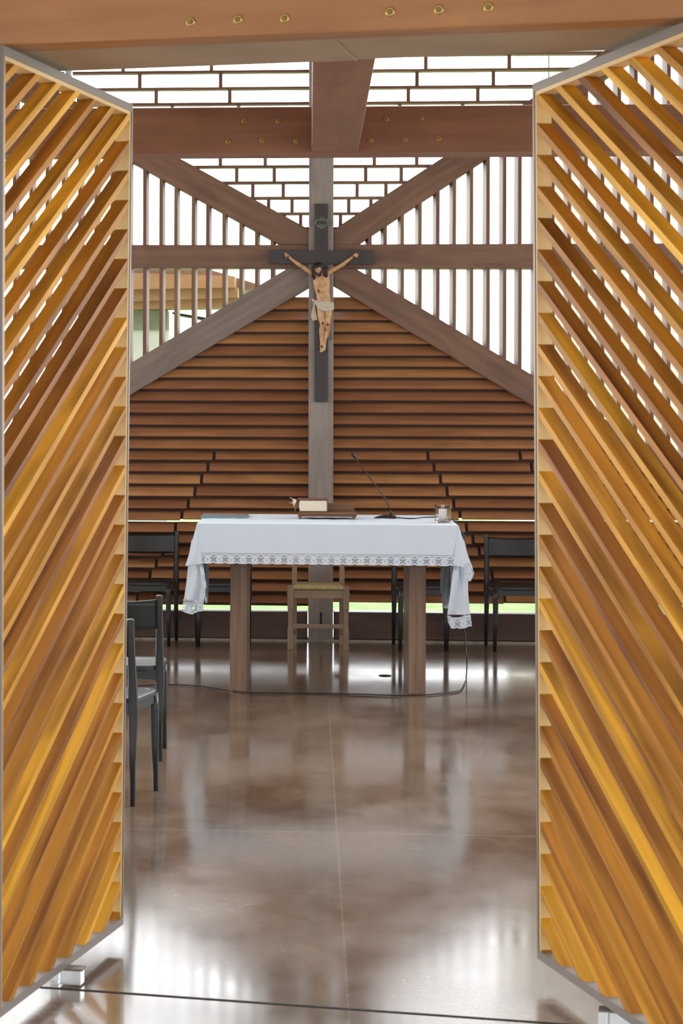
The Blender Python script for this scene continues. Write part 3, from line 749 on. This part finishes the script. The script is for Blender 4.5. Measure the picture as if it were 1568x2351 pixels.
# rear corners seen under the table top
mb, rw = patch([(468, 1240, 1.02, 479, 1240, 1.0), (468, 1290, 1.02, 479, 1290, 1.0), (469, 1330, 1.02, 479.5, 1330, 1.0), (471, 1385, 1.02, 477, 1385, 1.0)], 4, .01)
mb.build('rear_fold', 'linen', cloth, smooth=True, mods=SS)
mb, rw = patch([(1014, 1240, 1.0, 1045, 1240, 1.02), (1013.5, 1298, 1.0, 1045, 1298, 1.02), (1010, 1340, 1.0, 1040, 1340, 1.02), (1013, 1368, 1.0, 1036, 1368, 1.02)], 6, .03)
mb.build('rear_fold', 'linen', cloth, smooth=True, mods=SS)
lace('lace_border', [onY(1013, 1368, Yf + 1.0), onY(1036, 1368, Yf + 1.02)], [onY(1016, 1397, Yf + 1.0), onY(1036, 1397, Yf + 1.02)], 1.0, cloth)
# candle-side corner
mb, rw = patch([(1051, 1207, 0, 1053, 1207, .002), (1048, 1230, -.006, 1060, 1230, 0), (1045, 1255, -.012, 1069, 1257, -.01), (1042, 1275, -.014, 1076, 1280, -.02), (1041, 1290, -.016, 1082, 1296, -.03), (1041, 1299, -.016, 1086, 1308, -.034)], 8, .006)
mb.build('corner_fold', 'linen', cloth, smooth=True, mods=SS)
lace('lace_border', [onY(1064, 1298, Yf - .026), onY(1076, 1290, Yf - .03), onY(1083, 1296, Yf - .036)], [onY(1067, 1333, Yf - .01), onY(1080, 1335, Yf - .03), onY(1089, 1318, Yf - .038)], 1.0, cloth)
mb, rw = patch([(1042, 1272, .02, 1066, 1236, .03), (1041, 1299, .01, 1074, 1280, .03), (1038, 1325, .0, 1077, 1310, .02), (1035, 1350, .0, 1074, 1340, .01), (1031, 1380, .0, 1074.5, 1365, .01), (1027.5, 1405, .0, 1079, 1405, .02), (1026.5, 1412, .0, 1080, 1411, .02)], 10, .02, 2.2)
mb.build('side_drape', 'linen', cloth, smooth=True, mods=SS)
lace('lace_border', [onY(1026.5, 1412, Yf), onY(1040, 1417, Yf + .01), onY(1053, 1417, Yf + .01), onY(1067, 1413, Yf + .0), onY(1080, 1411, Yf + .02)], [onY(1029, 1430, Yf), onY(1036, 1443, Yf + .01), onY(1055, 1444, Yf + .01), onY(1069, 1442, Yf + .0), onY(1083.5, 1438, Yf + .02)], 2.3, cloth)

# ------------------------------------------------------------------ things on the altar
# book stand and book
def A_(px, py): return onZ(px, py, TZ + .002)
s0, s1 = A_(684, 1191), A_(819, 1192.5)
bs = empty('book_stand', ((s0.x + s1.x) / 2, s0.y + .12, TZ), 'low wooden book stand with turned feet on the altar cloth', 'stand')
sx0, sx1, sy = s0.x, s1.x, (s0.y + s1.y) / 2
z = TZ + .016
MB().box((sx0, sy, z), (sx1, sy + .22, z + .013)).build('base_board', 'walnut', bs, bevel=.002)
MB().box((sx0 + .006, sy - .004, z + .013), (sx1 - .002, sy + .22, z + .027)).build('upper_board', 'walnut', bs, bevel=.002)
MB().box((sx0 + .02, sy + .19, z + .027), (sx1 - .012, sy + .215, z + .075)).build('rear_ledge', 'walnut', bs, bevel=.002)
for fx in (sx0 + .012, sx1 - .016):
    for fy in (sy + .012, sy + .2):
        MB().lathe([(.009, 0), (.010, .004), (.006, .006), (.011, .012), (.011, .0165)], (fx, fy, TZ + .001), 14).build('foot', 'walnut', bs, smooth=True)
b0, b1 = onY(685, 1172, sy + .01).x, onY(750, 1172, sy + .01).x
bz0 = z + .028; bz1 = onY(715, 1145.5, sy + .01).z
bk = empty('book', ((b0 + b1) / 2, sy + .1, bz0), 'thick closed book with cream page edges and brown leather covers, on the stand', 'book')
MB().box((b0 + .006, sy + .004, bz0), (b1 + .006, sy + .176, bz0 + .006)).build('cover', 'leather', bk, bevel=.002)
MB().box((b0 - .004, sy + .004, bz1 - .010), (b1 + .004, sy + .176, bz1)).build('cover', 'leather', bk, bevel=.003)
pg = MB(); rs = []
for k in range(7):
    t = k / 6; zz = bz0 + .006 + (bz1 - .010 - bz0 - .006) * t; bul = .006 * math.sin(math.pi * t)
    rs.append([V((b0 + .010 - bul, sy + .010, zz)), V((b1 + .001, sy + .010, zz)), V((b1 + .001, sy + .170, zz)), V((b0 + .010 - bul, sy + .170, zz))])
pg.rings(rs); pg.build('pages', 'paper', bk, label='cream block of pages')
MB().box((b1 + .001, sy + .005, bz0 + .003), (b1 + .008, sy + .175, bz1 - .004)).build('spine', 'leather', bk, bevel=.003)
st = MB(); st.tube([onY(683, 1150, sy + .02), onY(679, 1158, sy + .015), onY(678.5, 1166, sy + .012), onY(677, 1175, sy + .01)], [.004, .006, .006, .004], 8); st.build('strap', 'leather', bk, smooth=True)
rb = MB(); rows = []
for (xl, xr, y, d) in ((672, 680, 1145.5, .02), (673, 681, 1150, .012), (671, 681, 1155, .02), (675, 680, 1161, .014), (676.5, 677.5, 1167, .02)):
    rows.append([onY(xl + (xr - xl) * k / 4, y + (k % 2) * 1.2, sy + d + .008 * math.sin(k * 2 + y)) for k in range(5)])
rb.grid(rows)
rb.build('ribbon_marker', 'ribbon', bk, smooth=True, mods=SS)
rt = MB(); rt.tube([onY(674, 1146.5, sy + .02), onY(669, 1144, sy + .02), onY(665, 1142, sy + .02)], [.0022, .0018, .0012], 6); rt.tube([onY(674, 1153, sy + .02), onY(669, 1154.5, sy + .02), onY(664.5, 1154.5, sy + .02)], [.0022, .0018, .0010], 6)
rt.build('ribbon_end', 'ribbon', bk, smooth=True)
# folder
q = [A_(460, 1189.2), A_(568.5, 1189.8), A_(572, 1183), A_(468.5, 1182)]
fo = empty('folder', sum(q, V()) / 4, 'thin grey folder with a teal edge lying at the end of the altar', 'folder')
a = MB(); a.prism(q, V((0, 0, .010)), V((1, 0, 0))); a.build('cover', 'slate', fo, bevel=.001)
a = MB(); dv = V((0, -.0015, 0)); a.hexa([q[0] + dv, q[1] + dv, q[1], q[0], q[0] + dv + V((0, 0, .0075)), q[1] + dv + V((0, 0, .0075)), q[1] + V((0, 0, .0075)), q[0] + V((0, 0, .0075))]); a.build('edge', 'teal', fo, label='teal folder edge')
# microphone
mbp = A_(890, 1190); my = mbp.y
mic = empty('microphone', mbp, 'black gooseneck table microphone leaning towards the book', 'microphone')
Q = lambda x, y, d=0.0: onY(x, y, my + d)
a = MB(); rs = []
for (x, hh, hw) in ((858.5, .002, .02), (866, .010, .034), (876, .017, .042), (888, .022, .046), (898, .024, .046), (905, .021, .044), (910, .012, .040), (913, .002, .034)):
    c = Q(x, 1190, .04); zb_ = TZ + .0015
    rs.append([V((c.x, c.y - hw, zb_)), V((c.x, c.y - hw * .75, zb_ + hh * .7)), V((c.x, c.y - hw * .35, zb_ + hh)), V((c.x, c.y + hw * .35, zb_ + hh)), V((c.x, c.y + hw * .75, zb_ + hh * .7)), V((c.x, c.y + hw, zb_))])
a.rings(rs); a.build('base', 'black_plastic', mic, smooth=False)
a = MB(); a.tube([Q(900, 1183, .04), Q(897, 1175, .04), Q(896, 1172, .04)], [.012, .0085, .006], 12); a.build('socket', 'black_plastic', mic, smooth=True)
a = MB(); a.tube([Q(897, 1175, .04), Q(892, 1160, .04), Q(884, 1145, .038), Q(870, 1124, .034), Q(850, 1098, .03), Q(833, 1075, .026), Q(817, 1052, .022)], [.0042, .004, .0036, .0032, .003, .003, .003], 10); a.build('gooseneck', 'black_rubber', mic, smooth=True)
a = MB(); a.tube([Q(817.5, 1053, .022), Q(816, 1051, .022), Q(813.5, 1048, .022), Q(809, 1042.5, .02), Q(806.5, 1039.5, .02), Q(805.5, 1038.5, .02)], [.004, .0085, .0105, .0105, .008, .003], 14); a.build('head', 'black_rubber', mic, smooth=True)
# cable: over the cloth, over the table end, along the floor
cb_pts = [A_(912, 1189.5), A_(930, 1191), A_(950, 1191.5), A_(970, 1189), A_(990, 1188.3), A_(1010, 1188.3), A_(1030, 1188.8)]
for p in cb_pts: p.z += .003
e0 = A_(1040, 1195); e0.z += .004
yE = e0.y
cb_pts += [V((Xr - .02, yE, TZ + .005)), V((Xr + .012, yE, TZ + .004)), V((Xr + .075, yE, TZ - .10)), V((Xr + .085, yE, TZ - .3)), onY(1065, 1425, yE - .05), onY(1067.5, 1460, yE - .1), onY(1070, 1490, yE - .2), onY(1072, 1520, yE - .33)]
fl_pts = [(1070.5, 1552), (1066, 1570), (1057, 1584), (1040, 1588.5), (1015, 1591.5), (985, 1594.5), (950, 1596.5), (900, 1596.3), (830, 1594), (740, 1592), (650, 1591), (600, 1590.5), (560, 1589.5), (525, 1584), (500, 1580), (460, 1575), (430, 1573), (400, 1572), (360, 1572.2), (320, 1574), (280, 1577), (200, 1584)]
cb_pts += [onZ(x, y, .005) for x, y in fl_pts]
def smooth_path(p, n=4):
    out = []
    for i in range(len(p) - 1):
        a0, a1, a2, a3 = p[max(i - 1, 0)], p[i], p[i + 1], p[min(i + 2, len(p) - 1)]
        for k in range(n):
            t = k / n
            out.append(0.5 * ((2 * a1) + (a2 - a0) * t + (2 * a0 - 5 * a1 + 4 * a2 - a3) * t * t + (3 * a1 - a0 - 3 * a2 + a3) * t ** 3))
    return out + [p[-1]]
a = MB(); a.tube(smooth_path(cb_pts), .0036, 8); a.build('microphone_cable', 'black_rubber', smooth=True, label='thin black cable from the microphone trailing across the floor', cat='cable')
# candle in glass
cpt = A_(1016.5, 1199.5); r_ = 18.4 * (cpt - EYE).length / F
hgl = onY(1016, 1159.5, cpt.y).z - TZ
hld = empty('candle_holder', V((cpt.x, cpt.y, TZ)), 'clear glass cylinder holder with a short white candle, on the altar edge', 'candle holder')
gz = TZ + .002
MB().lathe([(r_ * .2, 0), (r_ * .93, 0), (r_, .006), (r_, hgl), (r_ * .92, hgl), (r_ * .91, .014), (r_ * .8, .010), (r_ * .2, .010)], (cpt.x, cpt.y, gz), 40).build('glass_cup', 'glass', hld, smooth=False)
cd = empty('candle', V((cpt.x, cpt.y, TZ)), 'short white pillar candle standing inside the glass holder', 'candle')
rc = r_ * .5
MB().lathe([(rc * .3, .0125), (rc, .0125), (rc, .078), (rc * .92, .081), (rc * .3, .078)], (cpt.x, cpt.y, gz), 28).build('wax', 'wax', cd, smooth=True)
MB().tube([V((cpt.x, cpt.y, gz + .077)), V((cpt.x, cpt.y, gz + .087))], .0012, 6).build('wick', 'black_iron', cd)
MB().lathe([(rc * .4, .0105), (rc * 1.5, .0105), (rc * 1.5, .0122), (rc * .4, .0122)], (cpt.x, cpt.y, gz), 28).build('red_base', 'redwax', cd)

# ------------------------------------------------------------------ wooden chair behind the altar
f0, f1 = onZ(666.5, 1491, 0), onZ(794.5, 1494, 0)
wc = empty('wooden_chair', V(((f0.x + f1.x) / 2, f0.y + .17, 0)), 'old oak chair with a woven straw seat, behind the altar', 'chair')
cx, cy = (f0.x + f1.x) / 2, (f0.y + f1.y) / 2; hw = (f1.x - f0.x) / 2; DEP = .34; rw_ = hw * .87
SH = .445
def post_(x, y, z1, w, chamf):
    mb = MB(); prof = [(0, 1), (.13, 1), (.155, .78), (.26, .78), (.285, 1), (z1, 1)] if chamf else [(0, .95), (.2, .95), (z1, .95)]
    mb.rings([[V((x + sx * w / 2 * k, y + sy_ * w / 2 * k, zz)) for sx, sy_ in ((-1, -1), (1, -1), (1, 1), (-1, 1))] for zz, k in prof]); return mb
for s_ in (-1, 1):
    post_(cx + s_ * hw, cy, SH, .040, True).build('front_leg', 'oak', wc, bevel=.002)
    post_(cx + s_ * rw_, cy + DEP, .86, .038, False).build('rear_leg', 'oak', wc, bevel=.002)
MB().box((cx - hw + .018, cy - .012, SH - .085), (cx + hw - .018, cy + .012, SH - .030)).build('apron', 'oak', wc, bevel=.002)
MB().box((cx - hw + .018, cy - .010, .150), (cx + hw - .018, cy + .012, .180)).build('stretcher', 'oak', wc, bevel=.002)
for s_ in (-1, 1):
    MB().bar((cx + s_ * hw, cy, SH - .055), (cx + s_ * rw_, cy + DEP, SH - .055), .05, .022, V((0, 0, 1))).build('side_rail', 'oak', wc)
    MB().bar((cx + s_ * hw, cy + .015, .10), (cx + s_ * rw_, cy + DEP - .015, .10), .022, .022, V((0, 0, 1))).build('stretcher', 'oak', wc)
MB().box((cx - rw_, cy + DEP - .011, .74), (cx + rw_, cy + DEP + .011, .83)).build('back_rail', 'oak', wc, bevel=.002)
MB().box((cx - rw_, cy + DEP - .011, .58), (cx + rw_, cy + DEP + .011, .64)).build('back_rail', 'oak', wc, bevel=.002)
sm = MB(); nseg = 46
for k in range(nseg):
    xa = cx - hw + .02 + (2 * hw - .04) * (k + .5) / nseg; wd = (2 * hw - .04) / nseg
    xb = cx + (xa - cx) * .87
    sm.tube([V((xa, cy - .012, SH - .027)), V((xa, cy - .018, SH - .017)), V((xa, cy - .012, SH - .006)), V((xa, cy + .01, SH)), V(((xa + xb) / 2, cy + DEP * .5, SH - .01)), V((xb, cy + DEP, SH + .002))], wd * .55, 6)
sm.build('straw_seat_weave', 'straw', wc, smooth=True)

# ------------------------------------------------------------------ black chairs
def black_chair(name, mat):
    """origin on the floor under the middle; faces -Y; seat 0.45, back 0.79"""
    e = empty(name, (0, 0, 0)); FW, RW, FY, RY = .155, .186, -.19, .19
    for s_ in (-1, 1):
        mb = MB(); mb.tube([V((s_ * (FW + .003), FY - .004, 0)), V((s_ * FW, FY, .2)), V((s_ * (FW - .002), FY + .004, .36)), V((s_ * (FW - .006), FY + .006, .43))], [.0115, .0165, .020, .020], 14)
        mb.build('front_leg', mat, e, smooth=True)
        mb = MB(); mb.tube([V((s_ * (RW + .003), RY + .012, 0)), V((s_ * RW, RY + .002, .25)), V((s_ * (RW - .001), RY - .006, .40)), V((s_ * (RW - .001), RY + .002, .50)), V((s_ * RW, RY + .022, .64)), V((s_ * (RW + .003), RY + .045, .785)), V((s_ * (RW + .003), RY + .0455, .790))], [.0115, .0165, .0225, .020, .0165, .0155, .0145], 14)
        mb.build('rear_post', mat, e, smooth=True)
    # seat: rounded tapered plate with a shallow dish
    mb = MB(); ring_t, ring_m, ring_b = [], [], []
    out = []
    for i in range(40):
        t = 2 * math.pi * i / 40; cx_, sy_ = math.cos(t), math.sin(t)
        k = lambda v, p: math.copysign(abs(v) ** p, v)
        y = k(sy_, .38) * .205; x = k(cx_, .38) * (.178 + .018 * (y + .2) / .4)
        out.append((x, y))
    mb.rings([[V((x * .97, y * .97, .424)) for x, y in out], [V((x, y, .430)) for x, y in out], [V((x, y, .446)) for x, y in out], [V((x * .98, y * .98, .451)) for x, y in out], [V((x * .86, y * .86, .452)) for x, y in out], [V((x * .84, y * .84, .450)) for x, y in out], [V((x * .5, y * .5, .446)) for x, y in out], [V((x * .05, y * .05, .445)) for x, y in out]])
    mb.build('seat', mat, e, smooth=False)
    # aprons with rounded corners under the seat
    def apron(p0, p1, nv):
        mb = MB(); p0, p1 = V(p0), V(p1); l = (p1 - p0); n = 16; top_, bot_ = [], []
        for i in range(n + 1):
            t = i / n; d_ = min(t, 1 - t) * l.length
            h = .045 + (.040 * (1 - d_ / .035) ** 2 if d_ < .035 else 0)
            q = p0 + l * t
            top_.append(V((q.x, q.y, .432))); bot_.append(V((q.x, q.y, .432 - h)))
        poly = top_ + bot_[::-1]
        mb.prism(poly, V(nv) * .018, l); return mb
    apron((-FW, FY - .006, 0), (FW, FY - .006, 0), (0, 1, 0)).build('front_apron', mat, e)
    apron((-RW, RY - .01, 0), (RW, RY - .01, 0), (0, 1, 0)).build('rear_apron', mat, e)
    for s_ in (-1, 1): apron((s_ * (FW + .002), FY, 0), (s_ * (RW + .002), RY, 0), (-s_, 0, 0)).build('side_apron', mat, e)
    # curved backrest between the posts
    rows = []; mb = MB()
    for i in range(8):
        zz = .625 + .135 * i / 7; r = []
        for j in range(15):
            u = -1 + 2 * j / 14
            r.append(V((u * (RW - .004), RY + .018 + (zz - .62) * .155 + .042 * (1 - u * u), zz + (.010 * u * u if i == 7 else (.006 * u * u if i == 0 else 0)))))
        rows.append(r)
    mb.grid(rows); mb.build('backrest', mat, e, smooth=True, mods=[('SOLIDIFY', {'thickness': 0.012, 'offset': 0.0})])
    return e
cA = black_chair('plastic_chair', 'black_plastic')
G = 'black plastic chairs along the back wall'
spots = [((336, 1483.5), 'black plastic chair by the back wall, directly behind the grey chairs'), ((507, 1486), 'black plastic chair behind the altar leg on the folder side'),
         ((971, 1494), 'black plastic chair behind the altar leg on the candle side'), ((1189, 1497), 'black plastic chair by the back wall, beside the door on the candle side')]
for i, ((x, y), lab) in enumerate(spots):
    o = cA if i == 0 else copy_tree(cA)
    p = onZ(x, y, 0); o.location = (p.x, p.y + .19, 0)
    props(o, lab, 'chair', G)
cG = black_chair('plastic_chair', 'grey_plastic')
for i, (rf, head, lab) in enumerate((((303.8, 1850.7), 15.0, 'dark grey plastic chair nearest the open door, seen from behind'), ((367, 1747), 4.0, 'dark grey plastic chair just beyond the nearest one, seen from behind'))):
    o = cG if i == 0 else copy_tree(cG)
    # turned so that it faces into the room; its rear foot (local -X side) goes to the given point
    rot = math.pi - math.radians(head)
    p = onZ(rf[0], rf[1], 0); loc = Matrix.Rotation(rot, 3, 'Z') @ V((-.189, .202, 0))
    o.location = (p.x - loc.x, p.y - loc.y, 0); o.rotation_euler = (0, 0, rot)
    props(o, lab, 'chair', 'dark grey plastic chairs in a row facing the altar')

# small floor socket cover
p = onZ(884, 1551.5, 0)
MB().lathe([(.01, 0), (.042, 0), (.038, .004), (.01, .006)], p, 20).build('floor_socket', 'black_iron', smooth=True, label='small dark socket cover set in the floor behind the altar', cat='floor socket')

# ------------------------------------------------------------------ outdoors seen through the wall
Yp = 25.0
pav = empty('pavilion', onY(450, 760, Yp), 'pavilion outside with stacked orange-brown eave boards, seen between the upright slats', 'building')
pav.location.z = 0; ORIG[pav.name] = pav.location.copy()
def gy(x, y, d=0.0): return onY(x, y, Yp + d)
for k, (pts, d) in enumerate((([(150, 622), (539, 634), (539, 660), (150, 667)], .0), ([(150, 667), (546, 660), (546, 683), (150, 697)], .12), ([(150, 697), (560, 683), (560, 706), (150, 712)], .24))):
    a = MB(); a.prism([gy(x, y, d) for x, y in pts], V((0, .5, 0)), V((1, 0, 0))); a.build('eave_board', 'eave', pav)
a = MB(); a.prism([gy(150, 612, .6), (gy(480, 618, .6)), gy(600, 655, .6), gy(600, 668, .6), gy(150, 640, .6)], V((0, 1.5, 0)), V((1, 0, 0))); a.build('roof', 'bar', pav)
a = MB(); a.prism([gy(250, 712, .5), gy(384, 712, .5), gy(384, 757, .5), gy(250, 757, .5)], V((0, .4, 0)), V((1, 0, 0))); a.build('pier_head', 'green_wall', pav)
c0, c1 = gy(150, 757, .5), gy(384, 757, .5)
MB().box((c0.x, Yp + .55, -.02), (c1.x, Yp + .9, c0.z)).build('pier', 'white_wall', pav)
a = MB(); a.prism([gy(395, 716, 1.2), gy(480, 730, 1.2), gy(480, 736, 1.2), gy(395, 720, 1.2)], V((0, .6, 0)), V((1, 0, 0))); a.build('lower_eave', 'groove', pav)
# pale building beyond the candle side
Yq = 27.0
hb = empty('house', onY(1500, 900, Yq), 'pale pinkish building outside beyond the candle-side slats', 'building')
hb.location.z = 0; ORIG[hb.name] = hb.location.copy()
A = onY(1236, 100, Yq); B = onY(1900, 100, Yq)
MB().box((A.x, Yq, -.02), (B.x, Yq + 4, A.z + .3)).build('wall', 'pink_wall', hb)
for x in (1242, 1258, 1330, 1410, 1490):
    q = onY(x, 100, Yq); MB().box((q.x, Yq - .06, -.02), (q.x + .09, Yq, A.z + .3)).build('pilaster', 'pale_wall', hb)

SIDE_ROWS, CEIL_Y = 14, 11.7
# side walls out of view, added to hold back side light; boarded throughout
for nm, x in (('unseen_wall_left', -3.4), ('unseen_wall_right', 3.4)):
    mb = MB()
    for k in range(SIDE_ROWS):
        z0 = .15 + k * .095
        mb.box((x - .02, 7.2, z0), (x + .02, WY - .05, z0 + .088), V((0, 1, 0)))
    mb.build(nm, 'louver', kind='structure')
# ceiling added out of view to set the interior brightness, with a skylight gap
ce = MB()
zc0 = 3.05 + (CEIL_Y - 6.6) / (WY + .3 - 6.6) * 1.7
ce.hexa([V((-5, CEIL_Y, zc0)), V((5, CEIL_Y, zc0)), V((5, WY + .3, 4.75)), V((-5, WY + .3, 4.75)), V((-5, CEIL_Y, zc0 + .1)), V((5, CEIL_Y, zc0 + .1)), V((5, WY + .3, 4.85)), V((-5, WY + .3, 4.85))])
for q in (((-5, 3.2, 2.99), (5, 3.2, 2.99), (5, 5.55, 2.99), (-5, 5.55, 2.99)), ((-5, 5.55, 2.99), (5, 5.55, 2.99), (5, 9.6, 3.51), (-5, 9.6, 3.51))):  # front pieces shade the doors; the strip left open lights the room
    ce.hexa([V(p) for p in q] + [V(p) + V((0, 0, .1)) for p in q])
CEIL = ce.build('unseen_ceiling', 'beam', kind='structure')

# ------------------------------------------------------------------ light, camera, view
SKY_FRONT, SKY_BACK = 2.2, 7.0      # bright hazy sky towards the sun behind the chapel
w = bpy.data.worlds.new('sky'); sc.world = w; w.use_nodes = True
bg = w.node_tree.nodes['Background']; wt = w.node_tree
tcw = wt.nodes.new('ShaderNodeTexCoord'); sxw = wt.nodes.new('ShaderNodeSeparateXYZ'); wt.links.new(tcw.outputs['Generated'], sxw.inputs[0])
mrw = wt.nodes.new('ShaderNodeMapRange'); mrw.interpolation_type = 'SMOOTHSTEP'
mrw.inputs['From Min'].default_value = -0.35; mrw.inputs['From Max'].default_value = 0.75
mrw.inputs['To Min'].default_value = SKY_FRONT; mrw.inputs['To Max'].default_value = SKY_BACK
wt.links.new(sxw.outputs[1], mrw.inputs[0]); wt.links.new(mrw.outputs[0], bg.inputs[1])
bg.inputs[0].default_value = (0.94, 0.975, 1.0, 1)
cam_d = bpy.data.cameras.new('camera'); cam = bpy.data.objects.new('camera', cam_d); col.objects.link(cam)
cam_d.sensor_fit = 'AUTO'; cam_d.sensor_width = 36.0; cam_d.lens = F / 2351 * 36.0
cam_d.shift_x = (784 - PX) / 2351; cam_d.shift_y = -(1175.5 - PY) / 2351
cam_d.clip_start = 0.1; cam_d.clip_end = 200
cam.matrix_world = Matrix.Translation(EYE) @ Matrix.Rotation(TH, 4, 'Z') @ Matrix.Rotation(math.pi / 2, 4, 'X') @ Matrix.Rotation(ROLL, 4, 'Z')
cam_d.dof.use_dof = True; cam_d.dof.focus_distance = 13.8; cam_d.dof.aperture_fstop = 12.0
sc.camera = cam
sc.view_settings.view_transform = 'Standard'; sc.view_settings.look = 'None'; sc.view_settings.gamma = 1.0; sc.view_settings.exposure = 0.0
sc.view_settings.use_curve_mapping = False
sc.cycles.max_bounces = 10; sc.cycles.diffuse_bounces = 5; sc.cycles.use_denoising = True
